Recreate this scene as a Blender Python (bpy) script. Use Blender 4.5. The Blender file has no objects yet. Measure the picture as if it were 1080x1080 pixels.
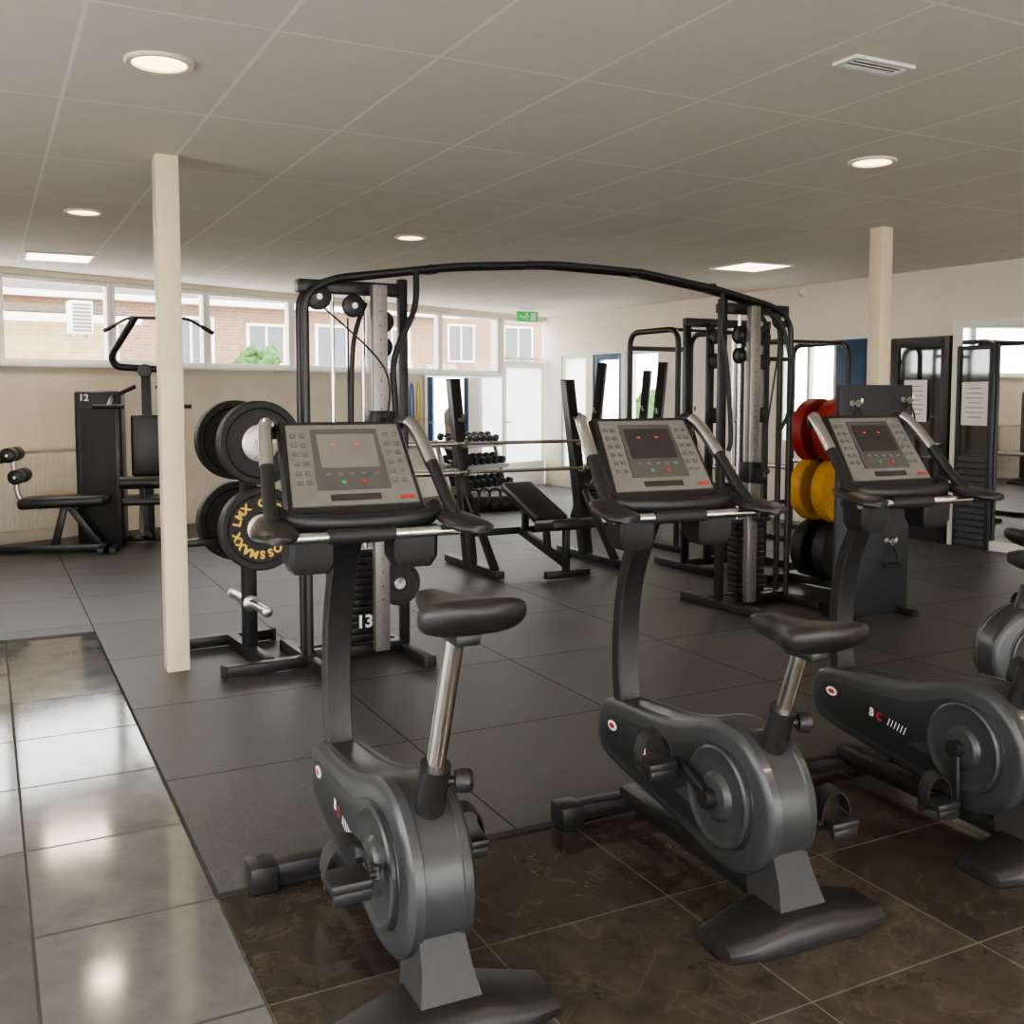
import bpy, bmesh, math, random
from mathutils import Vector, Matrix, Euler
R=math.radians; PI=math.pi
random.seed(7)
SC=bpy.context.scene; C=SC.collection
V=Vector
# ---------------------------------------------------------------- camera
FPX=1082.0; HC=1.5; TH=R(4.2); PY=494.0
cam_d=bpy.data.cameras.new('camera'); cam=bpy.data.objects.new('camera',cam_d); C.objects.link(cam)
cam.location=(0,0,HC); cam.rotation_euler=(R(90)-TH,0,0)
cam_d.sensor_width=36; cam_d.lens=36*FPX/1080; cam_d.shift_y=-(540-PY)/1080; cam_d.clip_end=300
SC.camera=cam
def ray(x,y):
    cx=(x-540)/FPX; cy=(PY-y)/FPX
    return V((cx, math.cos(TH)+cy*math.sin(TH), -math.sin(TH)+cy*math.cos(TH)))
def F(x,y,z=0):
    d=ray(x,y); k=(z-HC)/d.z
    return V((d.x*k,d.y*k,z))
def AT(x,y,Y):
    d=ray(x,y); k=Y/d.y
    return V((d.x*k,Y,HC+d.z*k))
GA=R(27.2)                                  # room grid angle
AX=V((-math.sin(GA),math.cos(GA),0)); PX=V((math.cos(GA),math.sin(GA),0))
CEIL=2.73
# ---------------------------------------------------------------- materials
def mat(name,col,rough=.5,metal=0,var=.12,scale=25,bump=0,coat=0,emit=0,ecol=None):
    m=bpy.data.materials.new(name); m.use_nodes=True; nt=m.node_tree; b=nt.nodes['Principled BSDF']
    tc=nt.nodes.new('ShaderNodeTexCoord'); n=nt.nodes.new('ShaderNodeTexNoise'); n.inputs['Scale'].default_value=scale
    n.inputs['Detail'].default_value=4
    nt.links.new(tc.outputs['Object'],n.inputs['Vector'])
    r=nt.nodes.new('ShaderNodeValToRGB')
    r.color_ramp.elements[0].position=.3; r.color_ramp.elements[1].position=.7
    r.color_ramp.elements[0].color=(*[c*(1-var) for c in col],1); r.color_ramp.elements[1].color=(*[min(1,c*(1+var)) for c in col],1)
    nt.links.new(n.outputs['Fac'],r.inputs['Fac']); nt.links.new(r.outputs['Color'],b.inputs['Base Color'])
    b.inputs['Roughness'].default_value=rough; b.inputs['Metallic'].default_value=metal
    if coat: b.inputs['Coat Weight'].default_value=coat; b.inputs['Coat Roughness'].default_value=.1
    if bump:
        bp=nt.nodes.new('ShaderNodeBump'); bp.inputs['Strength'].default_value=bump; bp.inputs['Distance'].default_value=.01
        nt.links.new(n.outputs['Fac'],bp.inputs['Height']); nt.links.new(bp.outputs['Normal'],b.inputs['Normal'])
    if emit:
        b.inputs['Emission Color'].default_value=(*(ecol or col),1); b.inputs['Emission Strength'].default_value=emit
    return m
def brickmat(name,c1,c2,mortar,w,h,ms,rough=.5,offset=0,noise=.3,nscale=6,bump=.0,rvar=.1,spec=.5,vein=0):
    m=bpy.data.materials.new(name); m.use_nodes=True; nt=m.node_tree; b=nt.nodes['Principled BSDF']; L=nt.links
    tc=nt.nodes.new('ShaderNodeTexCoord'); br=nt.nodes.new('ShaderNodeTexBrick')
    br.offset=offset; br.squash=1
    for k,v in (('Scale',1),('Mortar Size',ms),('Mortar Smooth',.1),('Brick Width',w),('Row Height',h)): br.inputs[k].default_value=v
    br.inputs['Color1'].default_value=(*c1,1); br.inputs['Color2'].default_value=(*c2,1); br.inputs['Mortar'].default_value=(*mortar,1)
    L.new(tc.outputs['Object'],br.inputs['Vector'])
    n=nt.nodes.new('ShaderNodeTexNoise'); n.inputs['Scale'].default_value=nscale; n.inputs['Detail'].default_value=9; n.inputs['Roughness'].default_value=.65
    L.new(tc.outputs['Object'],n.inputs['Vector'])
    mr=nt.nodes.new('ShaderNodeMapRange'); mr.inputs[1].default_value=.3; mr.inputs[2].default_value=.7; mr.inputs[3].default_value=1-noise; mr.inputs[4].default_value=1+noise
    L.new(n.outputs['Fac'],mr.inputs[0])
    mx=nt.nodes.new('ShaderNodeMix'); mx.data_type='RGBA'; mx.blend_type='MULTIPLY'; mx.inputs[0].default_value=1
    L.new(br.outputs['Color'],mx.inputs[6]); L.new(mr.outputs[0],mx.inputs[7]); out=mx.outputs[2]
    if vein:                                   # faint thin veins through the stone
        n2=nt.nodes.new('ShaderNodeTexNoise'); n2.inputs['Scale'].default_value=4.5; n2.inputs['Detail'].default_value=10; n2.inputs['Distortion'].default_value=.4
        L.new(tc.outputs['Object'],n2.inputs['Vector'])
        rr=nt.nodes.new('ShaderNodeValToRGB'); e=rr.color_ramp.elements
        e[0].position=.48; e[0].color=(0,0,0,1); e[1].position=.5; e[1].color=(vein,vein*.9,vein*.75,1)
        x=e.new(.52); x.color=(0,0,0,1)
        L.new(n2.outputs['Fac'],rr.inputs[0])
        ad=nt.nodes.new('ShaderNodeMix'); ad.data_type='RGBA'; ad.blend_type='ADD'; ad.inputs[0].default_value=1
        L.new(out,ad.inputs[6]); L.new(rr.outputs[0],ad.inputs[7]); out=ad.outputs[2]
    L.new(out,b.inputs['Base Color'])
    m2=nt.nodes.new('ShaderNodeMapRange'); m2.inputs[1].default_value=.3; m2.inputs[2].default_value=.7; m2.inputs[3].default_value=max(.02,rough-rvar); m2.inputs[4].default_value=rough+rvar
    L.new(n.outputs['Fac'],m2.inputs[0])
    mo=nt.nodes.new('ShaderNodeMix'); mo.data_type='FLOAT'; mo.inputs[3].default_value=.85
    L.new(br.outputs['Fac'],mo.inputs[0]); L.new(m2.outputs[0],mo.inputs[2]); L.new(mo.outputs[0],b.inputs['Roughness'])
    b.inputs['Specular IOR Level'].default_value=spec
    if bump:
        bp=nt.nodes.new('ShaderNodeBump'); bp.inputs['Strength'].default_value=bump; bp.inputs['Distance'].default_value=.004; bp.invert=True
        L.new(br.outputs['Fac'],bp.inputs['Height']); L.new(bp.outputs['Normal'],b.inputs['Normal'])
    return m
def glassmat(name,tint=(1,1,1),refl=.08):
    m=bpy.data.materials.new(name); m.use_nodes=True; nt=m.node_tree; nt.nodes.remove(nt.nodes['Principled BSDF'])
    o=nt.nodes['Material Output']; t=nt.nodes.new('ShaderNodeBsdfTransparent'); g=nt.nodes.new('ShaderNodeBsdfGlossy'); mx=nt.nodes.new('ShaderNodeMixShader')
    tc=nt.nodes.new('ShaderNodeTexCoord'); n=nt.nodes.new('ShaderNodeTexNoise'); n.inputs['Scale'].default_value=3
    mr=nt.nodes.new('ShaderNodeMapRange'); mr.inputs[3].default_value=refl*.7; mr.inputs[4].default_value=refl*1.3
    nt.links.new(tc.outputs['Object'],n.inputs['Vector']); nt.links.new(n.outputs['Fac'],mr.inputs[0]); nt.links.new(mr.outputs[0],mx.inputs[0])
    t.inputs[0].default_value=(*tint,1); g.inputs['Roughness'].default_value=.02
    nt.links.new(t.outputs[0],mx.inputs[1]); nt.links.new(g.outputs[0],mx.inputs[2]); nt.links.new(mx.outputs[0],o.inputs[0])
    return m
def frostmat(name):
    m=bpy.data.materials.new(name); m.use_nodes=True; nt=m.node_tree; b=nt.nodes['Principled BSDF']
    o=nt.nodes['Material Output']; t=nt.nodes.new('ShaderNodeBsdfTranslucent'); mx=nt.nodes.new('ShaderNodeMixShader')
    tc=nt.nodes.new('ShaderNodeTexCoord'); n=nt.nodes.new('ShaderNodeTexNoise'); n.inputs['Scale'].default_value=60
    r=nt.nodes.new('ShaderNodeValToRGB'); r.color_ramp.elements[0].color=(.82,.84,.83,1); r.color_ramp.elements[1].color=(.92,.94,.93,1)
    nt.links.new(tc.outputs['Object'],n.inputs['Vector']); nt.links.new(n.outputs['Fac'],r.inputs[0]); nt.links.new(r.outputs[0],t.inputs[0]); nt.links.new(r.outputs[0],b.inputs['Base Color'])
    b.inputs['Roughness'].default_value=.3; mx.inputs[0].default_value=.75
    nt.links.new(b.outputs[0],mx.inputs[1]); nt.links.new(t.outputs[0],mx.inputs[2]); nt.links.new(mx.outputs[0],o.inputs[0])
    return m
M={}
M['black']=mat('black_powder_coat',(.018,.018,.019),.38,0,.2,60)
M['plastic']=mat('black_plastic',(.018,.018,.019),.42,0,.2,80,.05)
M['rubber']=mat('black_rubber',(.02,.02,.02),.55,0,.2,60,.1)
M['vinyl']=mat('black_vinyl',(.022,.021,.021),.4,0,.15,90,.1)
M['char']=mat('charcoal_plastic',(.047,.050,.053),.37,.15,.1,8,0,.08)
M['char2']=mat('charcoal_side_panel',(.026,.028,.031),.38,.1,.15,90,.06,.05)
M['stem']=mat('dark_stem_plastic',(.030,.030,.031),.5,0,.12,20)
M['chrome']=mat('brushed_chrome',(.78,.77,.75),.22,1,.06,40)
M['steel']=mat('satin_steel',(.56,.55,.53),.34,1,.08,40)
M['dull']=mat('dull_grey_steel',(.38,.37,.35),.45,.9,.08,40)
M['hubm']=mat('pale_hub_metal',(.70,.67,.60),.4,.6,.08,40)
M['silver']=mat('olive_silver_plastic',(.22,.212,.193),.38,.35,.08,30)
M['lcd']=mat('grey_display',(.085,.082,.076),.2,0,.08,10,0,.3)
M['key']=mat('grey_keys',(.12,.115,.108),.4,0,.08,10)
M['screen']=mat('dark_display_window',(.04,.036,.034),.16,0,.1,10)
M['screen2']=mat('washed_display_window',(.18,.165,.148),.25,0,.1,10)
M['red']=mat('red_print',(.45,.03,.02),.5,0,.1,30)
M['led_red']=mat('red_led',(.6,.05,.03),.4,0,.1,30,0,0,.4,(1,.06,.03))
M['greenkey']=mat('green_key',(.05,.28,.10),.4,0,.1,30)
M['redplate']=mat('red_bumper_rubber',(.36,.022,.018),.5,0,.15,30)
M['yelplate']=mat('yellow_bumper_rubber',(.66,.34,.015),.5,0,.12,30)
M['yellow']=mat('yellow_print',(.80,.50,.08),.5,0,.1,30)
M['white']=mat('white_paint',(.80,.78,.73),.45,0,.04,12)
M['cream']=mat('cream_column_paint',(.78,.66,.45),.45,0,.05,8)
M['wall']=mat('cream_wall_plaster',(.72,.635,.50),.75,0,.05,3,.03)
M['wallr']=mat('white_wall_plaster',(.76,.685,.57),.75,0,.04,3,.03)
M['paper']=mat('white_paper',(.8,.79,.76),.7,0,.04,20)
M['slate']=mat('slate_grey_board',(.034,.038,.046),.5,0,.15,12)
M['blue']=mat('blue_door_paint',(.02,.06,.14),.4,0,.1,10)
M['dglass']=mat('dark_reflecting_glass',(.17,.18,.18),.05,.85,.06,4)
M['mirror']=mat('mirror_silver',(.84,.85,.84),.015,1,.01,4)
M['glass']=glassmat('window_glass')
M['frost']=frostmat('frosted_glass')
M['green']=mat('green_sign',(.03,.32,.08),.5,0,.08,20,0,0,.35,(.05,.5,.1))
M['lens']=mat('downlight_lens',(1,.8,.55),.4,0,.03,10,0,0,4,(1,.66,.34))
M['led']=mat('led_diffuser',(1,.95,.85),.4,0,.03,10,0,0,3.6,(1,.84,.62))
M['ring']=mat('downlight_trim',(.78,.70,.6),.4,0,.05,20)
M['ceil']=brickmat('ceiling_tiles',(.735,.685,.612),(.765,.715,.638),(.90,.85,.77),.6,1.2,.009,.8,0,.03,20,.2,.05)
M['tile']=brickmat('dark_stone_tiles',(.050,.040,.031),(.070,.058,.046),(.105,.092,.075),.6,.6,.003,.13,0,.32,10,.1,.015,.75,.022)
M['tile2']=brickmat('stone_tiles_painted_sheen',(.105,.103,.099),(.19,.188,.183),(.026,.024,.022),.5,.6,.0055,.10,0,.16,7,.1,.02,1.0)  # the dark stone again, paler because reflected window light is painted in
M['mats']=brickmat('rubber_mats',(.068,.0675,.067),(.088,.087,.086),(.028,.028,.028),1,1,.0045,.5,0,.6,120,.5,.08,.5)
M['brick_tan']=brickmat('tan_brick',(.50,.36,.18),(.43,.30,.15),(.5,.44,.34),.22,.075,.008,.8,.5,.15,5)
M['brick_red']=brickmat('brown_brick',(.32,.18,.105),(.26,.14,.08),(.38,.30,.23),.22,.075,.008,.8,.5,.15,5)
M['roof']=mat('roof_tiles',(.13,.10,.09),.7,0,.25,14,.3)
M['pane']=mat('house_glass',(.12,.13,.14),.1,0,.1,3)
M['leaf']=mat('shrub_leaves',(.05,.15,.018),.6,0,.4,10,.2)
M['bark']=mat('bark',(.09,.07,.05),.8,0,.3,20,.3)
M['ground']=mat('outdoor_paving',(.62,.60,.57),.85,0,.15,4,.1)
M['skin']=mat('skin',(.40,.26,.20),.5,0,.08,20)
M['cloth']=mat('pale_grey_cloth',(.30,.295,.29),.8,0,.2,40,.1)
M['jean']=mat('grey_trousers',(.05,.05,.06),.8,0,.2,40,.1)
M['hair']=mat('grey_brown_hair',(.16,.12,.09),.6,0,.3,60,.2)
M['bandy']=mat('yellow_band',(.75,.5,.05),.5,0,.1,30)
M['bandb']=mat('blue_band',(.03,.18,.55),.5,0,.1,30)
M['radi']=mat('radiator_enamel',(.74,.67,.55),.4,0,.04,10)
# ---------------------------------------------------------------- mesh helpers
class MB:
    def __init__(s): s.bm=bmesh.new()
    def _new(s,n0): 
        s.bm.verts.ensure_lookup_table(); return s.bm.verts[n0:]
    def mbox(s,m,bev=0,seg=2):
        r=bmesh.ops.create_cube(s.bm,size=1,matrix=m)
        if bev:
            ed=list({e for v in r['verts'] for e in v.link_edges})
            bmesh.ops.bevel(s.bm,geom=ed,offset=bev,segments=seg,profile=.5,affect='EDGES')
        return s
    def box(s,c,size,rot=(0,0,0),bev=0,seg=2):
        return s.mbox(Matrix.Translation(V(c))@Euler(rot).to_matrix().to_4x4()@Matrix.Diagonal((*size,1)),bev,seg)
    def beam(s,p0,p1,w,h,bev=.004):
        p0=V(p0);p1=V(p1);d=p1-p0;L=d.length;d.normalize()
        up=V((0,0,1)) if abs(d.z)<.97 else V((0,1,0))
        x=d.cross(up).normalized(); y=x.cross(d)
        m=Matrix((x,y,d)).transposed().to_4x4(); m.translation=(p0+p1)/2
        return s.mbox(m@Matrix.Diagonal((w,h,L,1)),bev)
    def loft(s,rings,cap=True,closed=False):
        vs=[[s.bm.verts.new(p) for p in r] for r in rings]; n=len(vs[0])
        for i in range(len(vs)-(0 if closed else 1)):
            a=vs[i];b=vs[(i+1)%len(vs)]
            for j in range(n):
                s.bm.faces.new((a[j],a[(j+1)%n],b[(j+1)%n],b[j]))
        if cap and not closed:
            s.bm.faces.new(list(reversed(vs[0]))); s.bm.faces.new(vs[-1])
        return s
    def tube(s,pts,r,n=10,closed=False,sx=1,sy=1,ref=None):
        pts=[V(p) for p in pts]; N=len(pts); rs=r if isinstance(r,(list,tuple)) else [r]*N
        rings=[]; prev=None
        for i,p in enumerate(pts):
            if closed: t=pts[(i+1)%N]-pts[i-1]
            else: t=(pts[min(i+1,N-1)]-pts[max(i-1,0)])
            t.normalize()
            if prev is None:
                a=V(ref) if ref else (V((0,0,1)) if abs(t.z)<.9 else V((1,0,0)))
                prev=(a-t*a.dot(t)).normalized()
            else: prev=(prev-t*prev.dot(t)).normalized()
            b=t.cross(prev)
            rings.append([p+(prev*math.cos(2*PI*k/n)*sx+b*math.sin(2*PI*k/n)*sy)*rs[i] for k in range(n)])
        return s.loft(rings,True,closed)
    def cyl(s,p0,p1,r,r2=None,n=16): return s.tube([p0,p1],[r,r if r2 is None else r2],n)
    def lathe(s,prof,c=(0,0,0),axis=(0,0,1),n=32):
        ax=V(axis).normalized(); a=V((1,0,0)) if abs(ax.x)<.9 else V((0,1,0))
        u=(a-ax*a.dot(ax)).normalized(); w=ax.cross(u); c=V(c)
        return s.loft([[c+ax*z+(u*math.cos(2*PI*k/n)+w*math.sin(2*PI*k/n))*max(r,.0004) for k in range(n)] for r,z in prof])
    def ell(s,c,rad,rot=(0,0,0),u=20,v=12):
        m=Matrix.Translation(V(c))@Euler(rot).to_matrix().to_4x4()@Matrix.Diagonal((*rad,1))
        bmesh.ops.create_uvsphere(s.bm,u_segments=u,v_segments=v,radius=1,matrix=m); return s
    def torus(s,c,Rr,r,axis=(0,0,1),n=32,k=8,a0=0,a1=2*PI):
        ax=V(axis).normalized(); a=V((1,0,0)) if abs(ax.x)<.9 else V((0,1,0))
        u=(a-ax*a.dot(ax)).normalized(); w=ax.cross(u); c=V(c); full=abs(a1-a0-2*PI)<.01
        pts=[c+(u*math.cos(a0+(a1-a0)*i/n)+w*math.sin(a0+(a1-a0)*i/n))*Rr for i in range(n if full else n+1)]
        return s.tube(pts,r,k,full)
    def prism(s,poly,f0,f1):
        return s.loft([[V(f0(p)) for p in poly],[V(f1(p)) for p in poly]])
    def add(s,mesh,m):
        n0=len(s.bm.verts); s.bm.from_mesh(mesh); nv=s._new(n0)
        bmesh.ops.transform(s.bm,matrix=m,verts=nv); return s
    def xf(s,m): bmesh.ops.transform(s.bm,matrix=m,verts=s.bm.verts[:]); return s
    def build(s,name,m,parent=None,sharp=38):
        bmesh.ops.recalc_face_normals(s.bm,faces=s.bm.faces[:])
        for f in s.bm.faces: f.smooth=True
        for e in s.bm.edges:
            if len(e.link_faces)!=2 or e.calc_face_angle(0)>R(sharp): e.smooth=False
        me=bpy.data.meshes.new(name); s.bm.to_mesh(me); s.bm.free()
        me.materials.append(M[m] if isinstance(m,str) else m)
        o=bpy.data.objects.new(name,me); C.objects.link(o)
        if parent: o.parent=parent
        return o
def rp(pts,rad,k=5):
    pts=[V(p) for p in pts]; out=[pts[0]]
    for i in range(1,len(pts)-1):
        a,b,c=pts[i-1],pts[i],pts[i+1]
        d1=(a-b);d2=(c-b); r=min(rad,d1.length*.49,d2.length*.49)
        p=b+d1.normalized()*r;q=b+d2.normalized()*r
        for j in range(k+1):
            t=j/k; out.append(p*(1-t)**2+b*2*t*(1-t)+q*t*t)
    out.append(pts[-1]); return out
def cr(pts,k=6,closed=False):
    pts=[V(p) for p in pts]; n=len(pts); out=[]
    for i in range(n if closed else n-1):
        if closed: a,b,c,d=pts[i-1],pts[i],pts[(i+1)%n],pts[(i+2)%n]
        else: a,b,c,d=pts[max(i-1,0)],pts[i],pts[i+1],pts[min(i+2,n-1)]
        for j in range(k):
            t=j/k
            out.append(.5*((2*b)+(c-a)*t+(2*a-5*b+4*c-d)*t*t+(3*b-a-3*c+d)*t**3))
    if not closed: out.append(pts[-1])
    return out
_tx={}
def tmesh(body,size=1,ext=.01,bold=0):
    k=(body,size,ext,bold)
    if k not in _tx:
        cu=bpy.data.curves.new('t','FONT'); cu.body=body; cu.size=size; cu.extrude=ext; cu.offset=bold; cu.align_x='CENTER'; cu.align_y='CENTER'; cu.resolution_u=3
        o=bpy.data.objects.new('t',cu); C.objects.link(o); bpy.context.view_layer.update()
        me=bpy.data.meshes.new_from_object(o.evaluated_get(bpy.context.evaluated_depsgraph_get()))
        bpy.data.objects.remove(o); bpy.data.curves.remove(cu); _tx[k]=me
    return _tx[k]
def basis(x,y,z,o):
    m=Matrix((V(x),V(y),V(z))).transposed().to_4x4(); m.translation=V(o); return m
def thing(name,label,cat,loc=(0,0,0),rot=0,group=None):
    o=bpy.data.objects.new(name,None); C.objects.link(o); o.empty_display_size=.1
    o.location=loc; o.rotation_euler=(0,0,rot); o['label']=label; o['category']=cat
    if group: o['group']=group
    return o
def tag(o,label,cat,group=None,loc=None,rot=None):
    o['label']=label; o['category']=cat
    if group: o['group']=group
    if loc is not None: o.location=loc
    if rot is not None: o.rotation_euler=(0,0,rot)
    return o
def struct(o): o['kind']='structure'; return o
def dup(root,loc,rot,label,group=None):
    r=root.copy(); C.objects.link(r); r.location=loc; r.rotation_euler=(0,0,rot); r['label']=label
    if group: r['group']=group
    for ch in list(root.children):
        c=ch.copy(); C.objects.link(c); c.parent=r
        for g in list(ch.children):
            d=g.copy(); C.objects.link(d); d.parent=c
    return r
# ---------------------------------------------------------------- room shell
K0=F(230,948)                                # corner of the rubber mats
BO=V((-5.08,9.96,0)); BU=V((.634,.773,0)).normalized(); BA=math.atan2(BU.y,BU.x)
RO=V((.62,16.70,0)); RU=V((.489,-.872,0)).normalized(); RA=math.atan2(RU.y,RU.x)
def wp(x,y,O,U):                             # pixel on a wall -> (distance along it, height)
    d=ray(x,y); det=d.x*(-U.y)+U.x*d.y
    k=(O.x*(-U.y)+U.x*O.y)/det
    s=(d.x*k-O.x)/U.x if abs(U.x)>abs(U.y) else (d.y*k-O.y)/U.y
    return s,HC+d.z*k
def bw(x,y=420): return wp(x,y,BO,BU)
def rw(x,y=420): return wp(x,y,RO,RU)
den=BU.x*(-RU.y)+RU.x*BU.y
kc=((RO.x-BO.x)*(-RU.y)+RU.x*(RO.y-BO.y))/den
CN=BO+BU*kc
RO=CN.copy()
BL=BO-BU*3.2
LW=12.6; LF=BL-AX*LW
RR=RO+RU*22
def poly_slab(name,pts,z0,z1,m,loc,rot):
    mi=Matrix.Rotation(-rot,4,'Z')
    P=[mi@(V((p.x,p.y,0))-V((loc.x,loc.y,0))) for p in pts]
    b=MB(); b.prism([(p.x,p.y) for p in P],lambda p:(p[0],p[1],z0),lambda p:(p[0],p[1],z1))
    o=b.build(name,m); o.location=(loc.x,loc.y,0); o.rotation_euler=(0,0,rot); return o
foot=[BL-BU*.2,CN+V((0,.25,0)),RR+V((.2,-.2,0)),LF+V((-.2,-.2,0))]
struct(poly_slab('floor',foot,-.12,0,'tile',K0,GA))
struct(poly_slab('ceiling',foot,CEIL,CEIL+.15,'ceil',V((-1.333,3.318,0)),GA))
K1=F(100,668); e1=(K1-K0).length
def gp(p,a): return K0+PX*p+AX*a
def mat_line(p,wallO,wallU):
    q=gp(p,0); n=V((-wallU.y,wallU.x,0)); return (wallO-q).dot(n)/AX.dot(n)
def mat_end(a):
    q=gp(0,a); n=V((-RU.y,RU.x,0)); return (RO-q).dot(n)/PX.dot(n)
pl=-2.9
mp=[gp(0,0),gp(mat_end(0)-.04,0),CN+V((-.0,-.06,0)),gp(pl,mat_line(pl,BO,BU)-.04),gp(pl,e1),gp(0,e1)]
struct(poly_slab('floor_rubber',mp,0.0005,.014,'mats',K0,GA))
# same tiles left of the mats, with window reflection put into the colour
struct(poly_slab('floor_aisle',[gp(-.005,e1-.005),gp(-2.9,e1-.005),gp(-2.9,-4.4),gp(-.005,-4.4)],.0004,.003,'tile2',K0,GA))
def wall(name,O,rot,s0,s1,openings,m,h=CEIL,th=.2):
    b=MB(); cur=s0
    for a,c,z0,z1 in sorted(openings):
        if a>cur+.001: b.box(((cur+a)/2,th/2,h/2),(a-cur,th,h))
        if z0>.001: b.box(((a+c)/2,th/2,z0/2),(c-a,th,z0))
        if z1<h-.001: b.box(((a+c)/2,th/2,(z1+h)/2),(c-a,th,h-z1))
        cur=c
    if s1>cur+.001: b.box(((cur+s1)/2,th/2,h/2),(s1-cur,th,h))
    o=b.build(name,m); o.location=O; o.rotation_euler=(0,0,rot); return struct(o)
ZB,ZT=1.80,2.67
mull=[bw(x)[0] for x in (3,121,221,310,391,466,528)]
w0=mull[1]-mull[0]
mull=[mull[0]-2*w0,mull[0]-w0]+mull
sd0,sd1=bw(531)[0],bw(578)[0]
wall('wall_back',BO,BA,-3.2,kc+.0,[(mull[0],mull[-1],ZB,ZT),(sd0,sd1,0.0,ZT)],'wall')
wn=0
def window(O,rot,s0,s1,z0,z1,fw=.045,m='white',y=.06,split=False,pane='glass'):
    global wn; wn+=1
    b=MB()
    for a in (s0+fw/2,s1-fw/2): b.box((a,y,(z0+z1)/2),(fw,.08,z1-z0),bev=.004)
    for z in (z0+fw/2,z1-fw/2): b.box(((s0+s1)/2,y,z),(s1-s0-2*fw,.078,fw),bev=.004)
    if split: b.box(((s0+s1)/2,y,(z0+z1)/2),(fw,.07,z1-z0-2*fw),bev=.004)
    o=b.build('window_%d'%wn,m); o.location=O; o.rotation_euler=(0,0,rot); struct(o)
    p=MB(); p.box(((s0+s1)/2,y,(z0+z1)/2),(s1-s0-1.6*fw,.006,z1-z0-1.6*fw)); p.build('pane',pane,o)
    return o
for i in range(len(mull)-1):
    window(BO,BA,mull[i]+.002,mull[i+1]-.002,ZB+.002,ZT-.002)
b=MB(); b.box(((mull[0]+mull[-1])/2,-.03,ZB-.02),(mull[-1]-mull[0],.1,.035),bev=.006)
o=b.build('trim_1','white'); o.location=BO; o.rotation_euler=(0,0,BA); struct(o)
window(BO,BA,sd0+.002,sd1-.002,2.02,ZT-.002)
b=MB(); zs=2.0
for a in (sd0+.05,sd1-.05): b.box((a,.06,zs/2),(.1,.08,zs),bev=.005)
b.box(((sd0+sd1)/2,.06,zs-.05),(sd1-sd0-.2,.078,.1)); b.box(((sd0+sd1)/2,.06,.2),(sd1-sd0-.2,.078,.4))
dr=struct(b.build('door_1','white')); dr.location=BO; dr.rotation_euler=(0,0,BA)
p=MB(); p.box(((sd0+sd1)/2,.06,1.15),(sd1-sd0-.19,.006,1.52)); p.build('pane','frost',dr)
p=MB(); p.tube(rp([(sd0+.06,.02,1.05),(sd0+.06,-.04,1.05),(sd0+.18,-.04,1.05)],.02),.011); p.build('door_handle','steel',dr)
def rs(x0,x1): return rw(x0)[0],rw(x1)[0]
w1=rs(592,618); d2=rs(625,655); w2=rs(659,694); w3=rs(822,880)
wall('wall_right',RO,RA,0,22,[(w1[0],w1[1],.3,2.08),(d2[0],d2[1],0,2.08),(w2[0],w2[1],.9,2.1),(w3[0],w3[1],.9,2.08)],'wallr')
window(RO,RA,w1[0],w1[1],.3,2.08,pane='frost')
window(RO,RA,w2[0],w2[1],.9,2.1); window(RO,RA,w3[0],w3[1],.9,2.08,split=True)
def gdoor(n,s0,s1,h,m,pm,y=.05,fw=.09,bot=.3,handle=True,louvre=0,th=.07):
    b=MB()
    for a in (s0+fw/2,s1-fw/2): b.box((a,y,h/2),(fw,th,h),bev=.004)
    b.box(((s0+s1)/2,y,h-fw/2),(s1-s0-2*fw,th-.002,fw)); b.box(((s0+s1)/2,y+.005,bot/2),(s1-s0-2*fw,th-.022,bot))
    o=struct(b.build('door_%d'%n,m)); o.location=RO; o.rotation_euler=(0,0,RA)
    if louvre:
        b=MB()
        for i in range(louvre): b.box(((s0+s1)/2,y-.02,.07+i*(bot-.1)/(louvre-1)),(s1-s0-2*fw,.006,.05),(R(-24),0,0))
        b.build('louvre_slats',m,o)
    if h-bot>.3:
        p=MB(); p.box(((s0+s1)/2,y,(h+bot)/2-fw/2),(s1-s0-1.9*fw,.01,h-bot-fw*.9)); p.build('pane',pm,o)
    if handle:
        p=MB(); p.tube(rp([(s1-.05,y-.03,1.0),(s1-.05,y-.08,1.0),(s1-.16,y-.08,1.0)],.02),.011); p.build('door_handle','steel',o)
    return o
gdoor(2,d2[0],d2[1],2.08,'blue','glass')
d4=rs(942,1004)
gdoor(3,d4[0],d4[1],2.06,'black','dglass',-.03,.10,.3,th=.05)
d6=rs(884,914)
b=MB(); b.box(((d6[0]+d6[1])/2,-.025,1.04),(d6[1]-d6[0],.045,2.08),bev=.004)
o=struct(b.build('door_4','blue')); o.location=RO; o.rotation_euler=(0,0,RA)
d7=rs(1014,1052); gdoor(5,d7[0],d7[1],1.95,'slate','dglass',-.058,.04,.9,False,14,th=.05)
# left and rear walls (outside the frame), glazing added to brighten the room
LO=LF; la=math.atan2((BL-LF).y,(BL-LF).x)
wall('wall_left',LO,la,0,LW,[(.6,3.8,.3,2.6),(4.1,7.3,.3,2.6)],'wall')
qv=(LF-RR); qa=math.atan2(qv.y,qv.x); ql=qv.length
RW3=((.4,4.4),(4.6,8.6),(8.8,ql-.3))
wall('wall_rear',RR,qa,0,ql,[(a,c,.12,2.66) for a,c in RW3],'wall')
for a,c in RW3: window(RR,qa,a,c,.12,2.66,.06,split=True)
window(LO,la,.6,3.8,.3,2.6,.06,split=True); window(LO,la,4.1,7.3,.3,2.6,.06,split=True)
def column(x,y,label,rot=GA,w=.118):
    b=MB(); b.box((0,0,CEIL/2+.005),(w,w,CEIL-.012),bev=.006)
    tag(b.build('column','cream'),label,'column',None,(x,y,.0),rot)
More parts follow.
